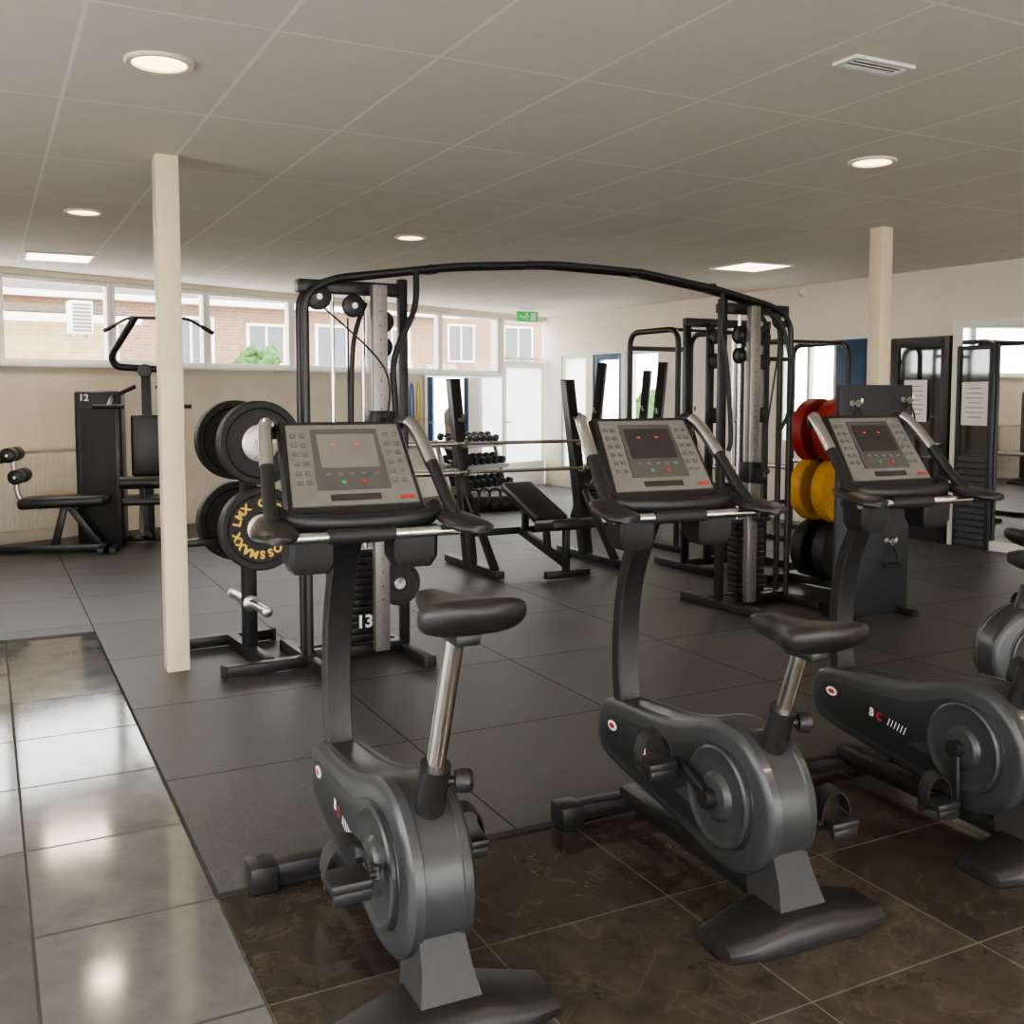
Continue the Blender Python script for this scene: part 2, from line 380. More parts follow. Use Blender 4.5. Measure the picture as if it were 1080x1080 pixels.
q=F(187,708); column(q.x,q.y,'slim square cream steel column beside the black plate rack at left')
d=ray(930,240); k=(CEIL-HC)/d.z; column(d.x*k,d.y*k,'slim square cream steel column behind the slate board at right')
m0,m1=rs(1007,1130)
t=thing('wall_mirror','tall floor mirror in a white frame beside the black glass doors','mirror',RO,RA)
zt=rw(1040,337)[1]
b=MB()
for a in (m0+.035,m1-.035): b.box((a,-.03,zt/2),(.07,.055,zt),bev=.004)
b.box(((m0+m1)/2,-.03,zt-.035),(m1-m0-.14,.053,.07)); b.box(((m0+m1)/2,-.03,.05),(m1-m0-.14,.053,.1)); b.build('frame','white',t)
b=MB(); b.box(((m0+m1)/2,-.02,zt/2),(m1-m0-.13,.012,zt-.13)); b.build('mirror_glass','mirror',t)
ms=[bw(x)[0] for x in (446,529)]
t=thing('wall_mirror','mirror on the back wall beside the white glazed door','mirror',BO,BA)
b=MB(); b.box(((ms[0]+ms[1])/2,-.012,1.13),(ms[1]-ms[0]-.03,.016,1.2)); b.build('mirror_glass','mirror',t)
for z in (.52,1.74):
    b=MB(); b.box(((ms[0]+ms[1])/2,-.018,z),(ms[1]-ms[0]-.03,.03,.025)); b.build('edge_rail','steel',t)
def sheet(x0,x1,y0,y1,label,off):
    s0,z1=rw(x0,y0); s1,z0=rw(x1,y1)
    t=thing('paper_notice',label,'notice',RO,RA,'paper notices')
    b=MB(); b.box(((s0+s1)/2,off,(z0+z1)/2),(s1-s0,.003,z1-z0)); b.build('sheet','paper',t)
    b=MB()
    for i in range(7):
        w=(s1-s0)*(.7 if i%3 else .5); b.box(((s0+s1)/2,off-.002,z1-(z1-z0)*(.15+.11*i)),(w,.001,.008))
    b.build('print','silver',t)
sheet(958,981,401,445,'white paper notice taped to the black framed glass door',-.058)
sheet(1021,1047,403,449,'white paper notice taped to the slatted slate door before the mirror',-.086)
# ---------------------------------------------------------------- ceiling fittings
def lamp(loc,size,power,col=(1,.80,.58),shape='DISK'):
    l=bpy.data.lights.new('ceiling_lamp','AREA'); l.shape=shape; l.size=size; l.energy=power; l.color=col
    o=bpy.data.objects.new('ceiling_lamp',l); C.objects.link(o); o.location=loc; o.rotation_euler=(0,0,GA); return o
def CP(x,y): d=ray(x,y); k=(CEIL-HC)/d.z; return V((d.x*k,d.y*k,CEIL))
def downlight(p,label):
    t=thing('downlight',label,'ceiling light',p,0,'round ceiling downlights')
    b=MB(); b.lathe([(.125,0),(.125,-.008),(.118,-.014),(.1,-.012),(.098,-.004),(.098,0)],n=40); b.build('trim_ring','ring',t)
    b=MB(); b.lathe([(0,-.004),(.099,-.004),(.099,-.001),(0,-.001)],n=32); b.build('lens','lens',t)
    lamp(p+V((0,0,-.03)),.19,2.5)
for x,y,l in ((168,65,'round warm ceiling downlight nearest the camera at upper left'),(88,223,'round warm ceiling downlight left of the left cream column'),
              (433,250,'round warm ceiling downlight above the arched cable machine'),(920,170,'round warm ceiling downlight above the right cream column')):
    downlight(CP(x,y),l)
def panel(x,y,label,sz):
    p=CP(x,y); t=thing('ceiling_panel_light',label,'ceiling light',p,GA,'square led ceiling panels')
    b=MB()
    for s in (-1,1):
        b.box((s*(sz/2-.012),0,-.006),(.024,sz,.012)); b.box((0,s*(sz/2-.012),-.006),(sz-.048,.024,.012))
    b.build('frame','ring',t)
    b=MB(); b.box((0,0,-.004),(sz-.046,sz-.046,.006)); b.build('diffuser','led',t)
    lamp(p+V((0,0,-.03)),.53,6,(1,.86,.66),'SQUARE')
panel(62,271,'flat square led panel light at far left above the windows',.58)
panel(793,281,'flat square led panel light above the right tower of the cable machine',.58)
for p in ((2.2,1.5),(-.6,.4),(4.8,3.2),(1.5,-1.5)): lamp(V((p[0],p[1],CEIL-.03)),.2,14)
p=CP(922,68); t=thing('ceiling_vent','small pale slotted air vent in the ceiling at upper right','vent',p,GA)
b=MB()
for s in (-1,1): b.box((0,s*.05,-.006),(.3,.02,.012)); b.box((s*.14,0,-.006),(.02,.08,.012))
b.build('frame','white',t)
b=MB(); b.box((0,0,-.002),(.26,.08,.003)); b.build('backing','silver',t)
for i in range(3):
    b=MB(); b.box((0,-.025+.025*i,-.008),(.26,.014,.004),(R(25),0,0)); b.build('slat','white',t)
s,z=rw(848,309); t=thing('dome_sensor','small white dome sensor high on the right wall','sensor',RO+RU*s+V((0,0,z)),RA)
b=MB(); b.lathe([(.05,0),(.05,.02),(.04,.03)],(0,0,0),(0,-1,0),20); b.build('base','white',t)
b=MB(); b.ell((0,-.04,0),(.035,.03,.035)); b.build('dome','white',t)
q=AT(556,334,15.2); t=thing('exit_sign','green running man exit sign hanging from the ceiling near the back door','sign',(q.x,q.y,q.z),GA)
b=MB(); b.box((0,0,0),(.34,.05,.15),bev=.004); b.build('sign_body','green',t)
b=MB(); b.ell((-.02,-.028,.045),(.014,.004,.014)); b.beam((-.02,-.028,.03),(-.04,-.028,-.005),.004,.024,0); b.beam((-.04,-.028,0),(-.015,-.028,-.05),.004,.016,0); b.beam((-.045,-.028,0),(-.085,-.028,-.035),.004,.016,0); b.beam((-.02,-.028,.025),(.02,-.028,.0),.004,.012,0)
b.box((.09,-.028,0),(.08,.004,.11)); b.beam((-.14,-.028,0),(-.09,-.028,0),.004,.02,0); b.build('pictogram','white',t)
for s in (-.1,.1):
    b=MB(); b.cyl((s,0,.075),(s,0,CEIL-q.z-.002),.006); b.build('hanger','white',t)
# ---------------------------------------------------------------- exercise bikes
OUT=[(.97,.40),(.85,.425),(.70,.438),(.55,.455),(.42,.488),(.31,.525),(.22,.537),(.13,.522),(.055,.47),(.005,.395),(-.012,.315),(.003,.235),(.05,.165),(.12,.118),(.21,.098),(.33,.11),(.5,.14),(.7,.165),(.88,.185),(.98,.21),(1.015,.265),(1.012,.34)]
OUTS=[(p.x,p.y) for p in cr([(a,c,0) for a,c in OUT],4,True)]
PAN=[(.93,.36),(.8,.378),(.66,.385),(.53,.395),(.45,.41),(.38,.438),(.30,.462),(.2,.468),(.13,.445),(.085,.395),(.065,.325),(.08,.255),(.12,.195),(.2,.168),(.29,.165),(.42,.178),(.58,.195),(.74,.213),(.88,.232),(.95,.255),(.965,.30)]
PANS=[(p.x,p.y) for p in cr([(a,c,0) for a,c in PAN],4,True)]
def inset(poly,d):
    n=len(poly); out=[]
    for i in range(n):
        a=V(poly[i-1]);c=V(poly[(i+1)%n]); t=(c-a).normalized(); nn=V((-t.y,t.x))
        out.append((poly[i][0]+nn.x*d,poly[i][1]+nn.y*d))
    return out
def area(p): return sum(p[i-1][0]*p[i][1]-p[i][0]*p[i-1][1] for i in range(len(p)))
SG=1 if area(OUTS)>0 else -1
def taper(b):
    for v in b.bm.verts: v.co.x*=.91*(1-.28*max(0,min(1,(v.co.y-.3)/.65)))
def bike(loc,rot,seat_z,ang,label,scr='screen',lean=-.37):
    t=thing('exercise_bike',label,'exercise bike',loc,rot,'upright exercise bikes in the front row')
    b=MB(); rings=[]
    for x,d in ((-.096,.034),(-.092,.016),(-.08,.004),(-.055,.0),(-.052,.005),(.052,.005),(.055,.0),(.08,.004),(.092,.016),(.096,.034)):
        rings.append([(x,p[0],p[1]) for p in inset(OUTS,d*SG)])
    b.loft(rings); taper(b); b.build('body_housing','char',t,32)
    for sx in (-1,1):
        b=MB(); b.loft([[(sx*x,p[0],p[1]) for p in inset(PANS,d*SG)] for x,d in ((.088,.0),(.1,.003),(.1015,.007))]); taper(b); sp=b.build('side_panel','char2',t,25)
        b=MB(); b.lathe([(.15,-.004),(.15,.012),(.142,.017),(.128,.012),(.123,.010),(.075,.010),(.07,.018),(.06,.026),(.03,.03),(0,.03)],(sx*.090,.225,.318),(sx,0,0),44); b.build('crank_cover','char',t,25)
        el=[(math.cos(2*PI*i/24),math.sin(2*PI*i/24)) for i in range(24)]
        b=MB(); b.prism(el,lambda p:(sx*.098,.885+p[0]*.03,.33+p[1]*.017),lambda p:(sx*.106,.885+p[0]*.03,.33+p[1]*.017)); taper(b); bd=b.build('badge','paper',t)
        b=MB(); b.prism(el,lambda p:(sx*.104,.885+p[0]*.019,.33+p[1]*.009),lambda p:(sx*.1075,.885+p[0]*.019,.33+p[1]*.009)); taper(b); b.build('badge_mark','red',bd)
    m=basis((0,-1,-.12),(0,-.12,1),(-1,0,0),(-.104,.62,.305))
    b=MB(); b.add(tmesh('B',.042,.001,.001),m@Matrix.Translation((-.04,0,0))); taper(b); b.build('letter','paper',t)
    b=MB()
    for i in range(6): b.add(tmesh('/',.04,.001),m@Matrix.Translation((.05+.016*i,0,0)))
    taper(b); b.build('stripes','paper',t)
    b=MB(); b.add(tmesh('C',.042,.001,.001),m@Matrix.Translation((.0,0,0))); taper(b); b.build('letter','red',t)
    b=MB(); b.beam((0,.9,.075),(0,.05,.06),.07,.06,.01); b.build('frame_beam','black',t)
    b=MB(); b.beam((-.25,.88,.05),(.25,.88,.05),.07,.055,.006); ff=b.build('front_stabilizer','black',t)
    for s in (-1,1):
        b=MB(); b.box((s*.25,.88,.042),(.085,.1,.082),bev=.007); b.build('end_cap','plastic',ff)
    b=MB(); rg=[]
    for x,y0,y1,h in ((-.275,-.05,.055,.03),(-.267,-.075,.08,.044),(-.18,-.097,.1,.06),(-.08,-.103,.11,.085),(.08,-.103,.11,.085),(.18,-.097,.1,.06),(.267,-.075,.08,.044),(.275,-.05,.055,.03)):
        rg.append([(x,y0,.002),(x,y0-.003,h*.5),(x,y0+.01,h*.85),(x,y0+.03,h),(x,y1-.03,h),(x,y1-.01,h*.85),(x,y1,h*.5),(x,y1,.002)])
    b.loft(rg); b.build('rear_stabilizer','plastic',t,40)
    b=MB(); b.loft([[(-w,y0,z),(w,y0,z),(w,y1,z),(-w,y1,z)] for w,y0,y1,z in ((.08,-.05,.1,.07),(.063,-.015,.13,.15),(.055,.03,.17,.24))]); b.build('rear_stem','stem',t)
    d=V((0,lean,1)).normalized(); pb=V((0,.135,.40)); top=pb+d*((seat_z-.06-pb.z)/d.z); mid=pb+d*((.60-pb.z)/d.z)
    b=MB(); b.tube([pb,mid],.034,16,sx=1.1); b.tube([mid,mid+d*.02],.038,16); b.build('post_sleeve','black',t)
    b=MB(); b.cyl(mid,top,.0235,n=18); b.build('seat_post','chrome',t)
    b=MB(); k0=mid-d*.03; b.cyl(k0,k0+V((.06,-.02,0)),.012); b.lathe([(.012,.05),(.026,.052),(.03,.065),(.03,.085),(.022,.095),(0,.096)],k0,(1,-.3,0),20); b.build('adjustment_knob','plastic',t)
    sc=top+V((0,.03,.02)); rg=[]
    for y,w,zt,zb in ((.19,.010,-.005,-.025),(.18,.022,.01,-.035),(.14,.030,.022,-.045),(.06,.043,.026,-.05),(-.01,.072,.028,-.055),(-.07,.110,.036,-.05),(-.12,.125,.046,-.04),(-.155,.112,.05,-.02),(-.175,.075,.044,0),(-.182,.03,.034,.012)):
        c=(zt+zb)/2;h=(zt-zb)/2; ring=[]
        for k in range(20):
            a=2*PI*k/20; ca,sa=math.cos(a),math.sin(a)
            ring.append((sc.x+w*math.copysign(abs(ca)**.7,ca),sc.y+y,sc.z+.01+c+h*math.copysign(abs(sa)**.7,sa)-(.006*(1-abs(ca)) if sa>0 else 0)))
        rg.append(ring)
    b=MB(); b.loft(rg); sd=b.build('saddle','vinyl',t,60)
    b=MB(); b.box((sc.x,sc.y-.04,sc.z-.045),(.06,.12,.03),bev=.008); b.build('saddle_clamp','black',sd)
    for s,a in ((-1,ang),(1,ang+PI)):
        dy,dz=math.cos(a),math.sin(a); e=V((s*.145,.225+dy*.165,.318+dz*.165))
        b=MB(); b.beam((s*.13,.225,.318),(s*.143,e.y,e.z),.018,.034,.006); b.cyl((s*.1,.225,.318),(s*.15,.225,.318),.028); b.build('crank_arm','black',t)
        b=MB(); c=e+V((s*.07,0,0)); b.box(c,(.1,.095,.026),bev=.006)
        for k in (-1,1): b.box(c+V((0,k*.04,-.022)),(.09,.014,.03),bev=.004)
        b.cyl(e,c,.009); pd=b.build('pedal','plastic',t)
        b=MB(); rg=[]
        for i in range(13):
            f=PI*i/12; rg.append([c+V((math.cos(f)*.055,yy,.012+math.sin(f)*.075+(.012 if yy>0 else 0))) for yy in (-.005,.04)])
        for i in range(12):
            vs=[b.bm.verts.new(x) for x in (rg[i][0],rg[i][1],rg[i+1][1],rg[i+1][0])]; b.bm.faces.new(vs)
        bmesh.ops.remove_doubles(b.bm,verts=b.bm.verts[:],dist=.0005)
        bmesh.ops.solidify(b.bm,geom=b.bm.faces[:],thickness=.004)
        b.build('pedal_strap','rubber',pd)
    path=cr([(0,.89,.34),(0,.915,.5),(0,.915,.68),(0,.88,.86),(0,.80,1.03),(0,.72,1.15)],5)
    b=MB(); rg=[]
    for i,p in enumerate(path):
        tt=(path[min(i+1,len(path)-1)]-path[max(i-1,0)]).normalized(); nn=V((0,tt.z,-tt.y)); w=.041;h=.030-.006*i/len(path)
        rg.append([p+V((x*w,0,0))+nn*(q*h) for x,q in ((-1,-.75),(-.88,-1),(.88,-1),(1,-.75),(1,.75),(.88,1),(-.88,1),(-1,.75))])
    b.loft(rg); b.build('console_post','black',t,30)
    m=basis((1,0,0),(0,.58,.815),(0,-.815,.58),(0,.75,1.285))
    b=MB(); b.loft([[(-w0,-.165,z),(w0,-.165,z),(w1,.155,z),(-w1,.155,z)] for w0,w1,z in ((.14,.13,-.085),(.205,.185,-.045),(.212,.19,-.01),(.203,.182,.004))]); b.xf(m); b.build('console_housing','plastic',t,30)
    b=MB(); b.prism([(-.188,-.135),(.188,-.135),(.17,.14),(-.17,.14)],lambda p:(p[0],p[1],.003),lambda p:(p[0],p[1],.01)); b.xf(m); fp=b.build('face_plate','silver',t)
    b=MB(); b.prism([(-.11,-.085),(.11,-.085),(.1,.122),(-.1,.122)],lambda p:(p[0],p[1],.009),lambda p:(p[0],p[1],.014)); b.xf(m); b.build('display','lcd',fp)
    b=MB(); b.box((0,.045,.0155),(.175,.115,.003)); b.xf(m); b.build('display_window',scr,fp)
    b=MB()
    for i in range(5): b.box((-.07+.035*i,-.035,.015),(.020,.011,.004),bev=.001)
    b.xf(m); b.build('keypad','key',fp)
    for s in (-1,1):
        b=MB()
        for i in range(2):
            for j in range(6): b.box((s*(.128+.027*i),.102-.032*j,.011),(.017,.014,.006),bev=.002)
        b.xf(m); b.build('keypad','key',fp)
    b=MB(); b.box((-.0,-.11,.011),(.15,.02,.004),bev=.001); b.xf(m); b.build('grip_strip','screen',fp)
    b=MB(); b.box((.155,-.115,.011),(.04,.010,.003)); b.xf(m); b.build('red_print','red',fp)
    b=MB(); b.cyl((.03,-.062,.013),(.03,-.062,.018),.007,n=14); b.xf(m); b.build('stop_button','red',fp)
    b=MB(); b.cyl((-.03,-.062,.013),(-.03,-.062,.018),.007,n=14); b.xf(m); b.build('start_button','greenkey',fp)
    for i in range(2):
        b=MB(); b.box((-.04+.07*i,.068,.0172),(.012,.005,.001)); b.xf(m); b.build('red_readout','led_red',fp)
    b=MB(); pts=cr([(-.23,-.15,.0),(-.195,-.195,.03),(-.1,-.215,.05),(0,-.22,.055),(.1,-.215,.05),(.195,-.195,.03),(.23,-.15,0)],5); b.tube(pts,.028,12,sy=.8); b.xf(m); b.build('console_tray','plastic',t)
    for s in (-1,1):
        pts=cr([(s*.182,.9,1.375),(s*.207,.87,1.41),(s*.23,.82,1.39),(s*.247,.72,1.29),(s*.26,.63,1.19),(s*.266,.57,1.14)],6)
        b=MB(); b.tube(pts,.019,12); hr=b.build('handlebar','black',t)
        b=MB(); b.tube(pts[9:19],.0215,14); b.build('pulse_grip','chrome' if s<0 else 'steel',hr)
        b=MB(); rg=[]
        for y,w,h in ((.68,.012,.008),(.665,.034,.014),(.62,.048,.017),(.56,.060,.019),(.49,.065,.019),(.455,.055,.017),(.435,.03,.010)):
            rg.append([(s*.265+s*(.02*(.6-y)/.2)+w*math.cos(2*PI*k/16),y,1.128+(y-.5)*.12+h*math.sin(2*PI*k/16)) for k in range(16)])
        b.loft(rg); b.build('elbow_pad','vinyl',t,60)
        b=MB(); b.loft([[(s*.15+x*w,.64+y*dd,z) for x,y in ((-1,-.8),(-.8,-1),(.8,-1),(1,-.8),(1,.8),(.8,1),(-.8,1),(-1,.8))] for w,dd,z in ((.05,.045,1.0),(.066,.055,1.03),(.066,.06,1.12))]); b.build('bottle_holder','plastic',t)
    b=MB(); b.cyl((-.265,.55,1.108),(.265,.55,1.108),.0155,n=16); cb=b.build('cross_bar','chrome',t)
    b=MB(); b.cyl((-.12,.55,1.108),(.07,.55,1.108),.021,n=16); b.build('bar_sleeve','rubber',cb)
    b=MB(); b.box((0,.66,1.10),(.42,.12,.05),bev=.02); b.build('handlebar_bracket','plastic',t)
    return t
bike((-.158,2.33,0),R(25.3),1.05,R(160),'exercise bike nearest the camera at left, with its saddle raised highest','screen2')
bike((.785,2.77,0),R(24.5),.885,R(25),'exercise bike in the middle of the row with its saddle set low')
bike((1.69,3.19,0),R(24.5),1.01,R(265),'exercise bike third from the left, its saddle cut by the frame')
bike((2.15,4.60,0),R(-82),.87,R(60),'exercise bike at far right turned sideways, mostly outside the frame','screen',.35)
# ---------------------------------------------------------------- weight plates
def plate_face(b,texts,rad,size,y):
    for half,text in enumerate(texts):
        n=len(text); step=min(size*.95/rad,PI/(n+.6))
        for i,ch in enumerate(text):
            if ch==' ': continue
            a=PI/2-(i-(n-1)/2)*step+(PI if half else 0)
            p=V((math.cos(a)*rad,y,math.sin(a)*rad)); up=V((math.cos(a),0,math.sin(a))); rt=V((math.sin(a),0,-math.cos(a)))
            b.add(tmesh(ch,size,.001,size*.045),basis(rt,up,(0,-1,0),p))
def plate(loc,rot,m,label,txt='yellow',r=.225,th=.075,text=('LMX CROSS','CROSSMAXX'),hubr=.062,ts=.05):
    t=thing('weight_plate',label,'weight plate',loc,rot,'round weight plates')
    h=th/2; k=r/.225
    prof=[(.03,-h*.8),(.075*k,-h*.8),(.085*k,-h*.62),(.180*k,-h*.62),(.19*k,-h),(.217*k,-h),(r,-h*.8),(r,h*.8),(.217*k,h),(.19*k,h),(.18*k,h*.62),(.085*k,h*.62),(.075*k,h*.8),(.03,h*.8)]
    b=MB(); b.lathe(prof,(0,0,0),(0,1,0),48); b.build('disc',m,t,25)
    b=MB(); b.lathe([(.027,-h-.004),(hubr*.8*k,-h-.004),(hubr*k,-h*.78),(hubr*k,h*.78),(hubr*.8*k,h+.004),(.027,h+.004)],(0,0,0),(0,1,0),28)
    hb=b.build('hub','hubm',t)
    for i in range(6):
        b=MB(); rr=hubr*.62*k+.006; b.cyl((math.cos(i*PI/3)*rr,-h-.007,math.sin(i*PI/3)*rr),(math.cos(i*PI/3)*rr,-h*.8,math.sin(i*PI/3)*rr),.004,n=8); b.build('hub_bolt','steel',hb)
    if text:
        b=MB(); plate_face(b,text,.138*k,ts*k,-h*.62-.001); b.build('lettering',txt,t)
    return t
def plate_tree(loc,rot,label,arms=True,fw=.25):
    t=thing('plate_rack',label,'plate rack',loc,rot,'upright weight plate racks')
    b=MB(); b.beam((0,0,.05),(0,0,1.36),.075,.06,.006); b.build('post','black',t)
    b=MB(); b.box((0,0,1.37),(.08,.065,.012),bev=.004); b.build('post_cap','plastic',t)
    for s in (-1,1):
        b=MB(); b.beam((-fw,s*.36,.04),(fw,s*.36,.04),.06,.06,.006); ft=b.build('foot_bar','black',t)
        for q in (-1,1):
            b=MB(); b.box((q*(fw+.005),s*.36,.04),(.02,.068,.07),bev=.004); b.build('foot_cap','rubber',ft)
    b=MB(); b.beam((0,-.33,.045),(0,.33,.045),.06,.06,.004); b.build('base_spine','black',t)
    for z in (.32,.76,1.22):
        for s in (-1,1):
            b=MB(); b.cyl((0,s*.03,z),(0,s*.3,z),.024,n=16); b.lathe([(.045,0),(.045,.012),(.03,.02)],(0,s*.03,z),(0,s,0),20); b.lathe([(.024,0),(.028,.002),(.028,.014),(.018,.02),(0,.02)],(0,s*.3,z),(0,s,0),16); b.build('peg','steel' if z<.5 else 'black',t)
    if arms:
        b=MB(); b.beam((-.42,.12,.66),(.3,.12,.66),.05,.04,.004); b.beam((0,0,.66),(0,.12,.66),.05,.04,.004); b.build('side_arm','black',t)
    return t
def on(T,rot,y,z): return T+V((-math.sin(rot)*y,math.cos(rot)*y,z))
q=F(264,697); TL=V((q.x,q.y,.014)); RL=GA+R(5); plate_tree(TL,RL,'black plate rack with two pairs of black plates beside the left column')
plate(on(TL,RL,-.22,1.22),RL,'rubber','black bumper plate facing the camera on the upper peg of the left rack','silver',hubr=.10,text=None)
plate(on(TL,RL,.2,1.22),RL,'rubber','black bumper plate behind the post on the upper peg of the left rack','silver',hubr=.10,text=None)
plate(on(TL,RL,-.22,.76),RL,'rubber','black bumper plate with yellow lettering on the middle peg of the left rack','yellow',hubr=.08,ts=.058)
plate(on(TL,RL,.2,.76),RL,'rubber','black bumper plate behind the post on the middle peg of the left rack','yellow',hubr=.08,text=None)
q=AT(872,500,7.75); TR=V((q.x,7.75,.014)); RT=GA+R(6); plate_tree(TR,RT,'black plate rack of red, yellow and black plates behind the slate board',False)
for z,m,nm in ((1.20,'redplate','red'),(.76,'yelplate','yellow'),(.30,'rubber','black')):
    for y,w in ((-.105,'in front of'),(.105,'behind')):
        plate(on(TR,RT,y,z),RT,m,'%s weight plate on the peg %s the post of the right rack'%(nm,w),'paper',.245 if z>.5 else .22,.11,None)
# ---------------------------------------------------------------- cable crossover
PLc=F(375,697); PRc=F(792,640); mid=(PLc+PRc)/2; dv=PRc-PLc; CA=math.atan2(dv.y,dv.x); HL=dv.length/2
cc=thing('cable_crossover_machine','large black cable crossover machine with an arched top bar','cable machine',(mid.x,mid.y,.014),CA)
XO=HL+.28
for y in (-.05,.05):
    pts=rp([(-XO,y,.05),(-XO,y,2.02),(-XO+.16,y,2.10),(-.85,y,2.21),(-.2,y,2.26),(.45,y,2.25),(1.05,y,2.18),(XO-.16,y,2.08),(XO,y,1.98),(XO,y,.05)],.12)
    b=MB(); b.tube(pts,.021,12); b.build('arch_tube','black',cc)
for x in (-.35,.45,-1.0,1.05):
    b=MB(); b.box((x,0,2.185 if abs(x)>.5 else 2.247),(.05,.1,.05),bev=.006); b.build('arch_bracket','black',cc)
for s in (-1,1):
    tx=s*HL
    b=MB()
    for x in (tx-.28*s,tx+.28*s): b.beam((x,-.38,.035),(x,.38,.035),.06,.06,.008)
    b.beam((tx-.28,0,.05),(tx+.28,0,.05),.07,.06,.006); b.beam((tx-.28,.12,.05),(tx+.28,.12,.05),.06,.05,.006); bs=b.build('base_frame','black',cc)
    for x in (tx-.28*s,tx+.28*s):
        for y in (-.38,.38):
            b=MB(); b.box((x,y,.032),(.075,.03,.064),bev=.008); b.build('foot_cap','rubber',bs)
    xi=tx+(.11 if s<0 else -.13); 
    b=MB(); b.beam((xi,-.12,.06),(xi,-.12,2.07),.085,.05,.006); col=b.build('adjustment_column','dull',cc)
    b=MB()
    for i in range(22): b.cyl((xi,-.147,.35+.075*i),(xi,-.143,.35+.075*i),.0045,n=8)
    b.build('column_holes','black',col)
    b=MB(); zc=1.32 if s<0 else .95; b.box((xi,-.12,zc),(.13,.1,.14),bev=.012); b.cyl((xi+.06,-.12,zc),(xi+.13,-.12,zc),.012); b.ell((xi+.14,-.12,zc),(.022,.022,.022)); ca=b.build('sliding_carriage','black',cc)
    b=MB(); b.lathe([(0,-.016),(.05,-.016),(.055,-.012),(.045,0),(.055,.012),(.05,.016),(0,.016)],(xi,-.2,zc-.02),(1,0,0),24); b.build('carriage_pulley','plastic',ca)
    for k in range(13):
        b=MB(); b.box((tx,.06,.11+.04*k),(.26,.1,.036),bev=.004); b.build('stack_plate','black',cc)
    for x in (-.09,.09):
        b=MB(); b.cyl((tx+x,.06,.08),(tx+x,.06,2.05),.0125,n=12); b.build('guide_rod','chrome',cc)
    b=MB(); b.cyl((tx,.06,.62),(tx,.06,1.9),.006,n=8); b.build('cable','rubber',cc)
    b=MB(); b.beam((tx-s*.30,.0,.05),(tx-s*.30,.0,2.12),.05,.05,.006); b.build('inner_post','black',cc)
    b=MB(); b.box((tx,.03,2.06),(.6,.09,.07),bev=.01); b.build('top_yoke','black',cc)
    for x,z,r in ((tx,1.96,.062),(tx+s*.2,2.0,.07),(tx-s*.17,1.88,.062),(tx-s*.17,1.74,.055)):
        b=MB(); b.lathe([(0,-.02),(r*.85,-.02),(r,-.014),(r*.84,0),(r,.014),(r*.85,.02),(0,.02)],(x,-.03,z),(0,1,0),28); pu=b.build('pulley','plastic',cc)
        b=MB(); b.lathe([(0,-.026),(.016,-.026),(.018,.026),(0,.026)],(x,-.03,z),(0,1,0),14); b.build('axle_bolt','steel',pu)
    b=MB(); b.tube(cr([(xi,-.22,zc),(xi+s*.02,-.24,zc+.3),(tx+s*.19,-.06,1.95)],6),.006,6); b.build('cable','rubber',cc)
    b=MB(); h0=V((xi,-.23,zc-.07)); b.tube([h0,h0+V((0,0,-.1))],.008,8); b.tube([h0+V((-.06,0,-.24)),h0+V((0,0,-.1)),h0+V((.06,0,-.24))],.01,8); b.cyl(h0+V((-.065,0,-.24)),h0+V((.065,0,-.24)),.017); b.build('pull_handle','rubber',cc)
b=MB(); b.tube(cr([(-HL+.36,-.06,2.17),(-HL+.33,-.1,1.95),(-HL+.2,-.12,1.68),(-HL+.2,-.13,1.4),(-HL+.2,-.13,1.25)],6),.018,10); b.build('hanging_strap','rubber',cc)
b=MB(); b.tube(cr([(-HL+.08,.0,1.98),(-HL+.0,-.02,1.75),(-HL-.02,-.03,1.3),(-HL-.02,-.03,1.2)],6),.014,10); b.build('hanging_strap','rubber',cc)
b=MB(); b.tube(cr([(HL-.35,-.06,2.15),(HL-.38,-.08,1.9),(HL-.36,-.1,1.75),(HL-.33,-.1,1.55),(HL-.3,-.1,1.2),(HL-.32,-.1,1.1)],6),.016,10); b.build('hanging_strap','rubber',cc)
b=MB(); b.tube(cr([(HL-.1,-.2,2.05),(HL+.05,-.22,1.9),(HL+.12,-.22,1.6),(HL+.1,-.22,1.35),(HL+.02,-.2,1.2)],6),.013,10); b.build('hanging_strap','rubber',cc)
b=MB(); b.add(tmesh('13',.1,.001,.003),basis((1,0,0),(0,0,1),(0,-1,0),(-HL+.06,.004,.2))); b.build('number_label','paper',cc)
cl,sl=math.cos(CA),math.sin(CA)
def cw(x,y,z): return V((mid.x+cl*x-sl*y,mid.y+sl*x+cl*y,z))
for i in range(2):
    plate(cw(-HL+.26,-.02+.07*i,.42),CA,'rubber','small black iron plate %s beside the left cable tower'%('in front' if i==0 else 'at the back'),'paper',.125,.035,None)
b=MB(); b.cyl((-HL+.15,-.0,.42),(-HL+.26,-.0,.42),.015); b.cyl((-HL+.26,-.08,.42),(-HL+.26,.12,.42),.0125); b.build('plate_peg','steel',cc)
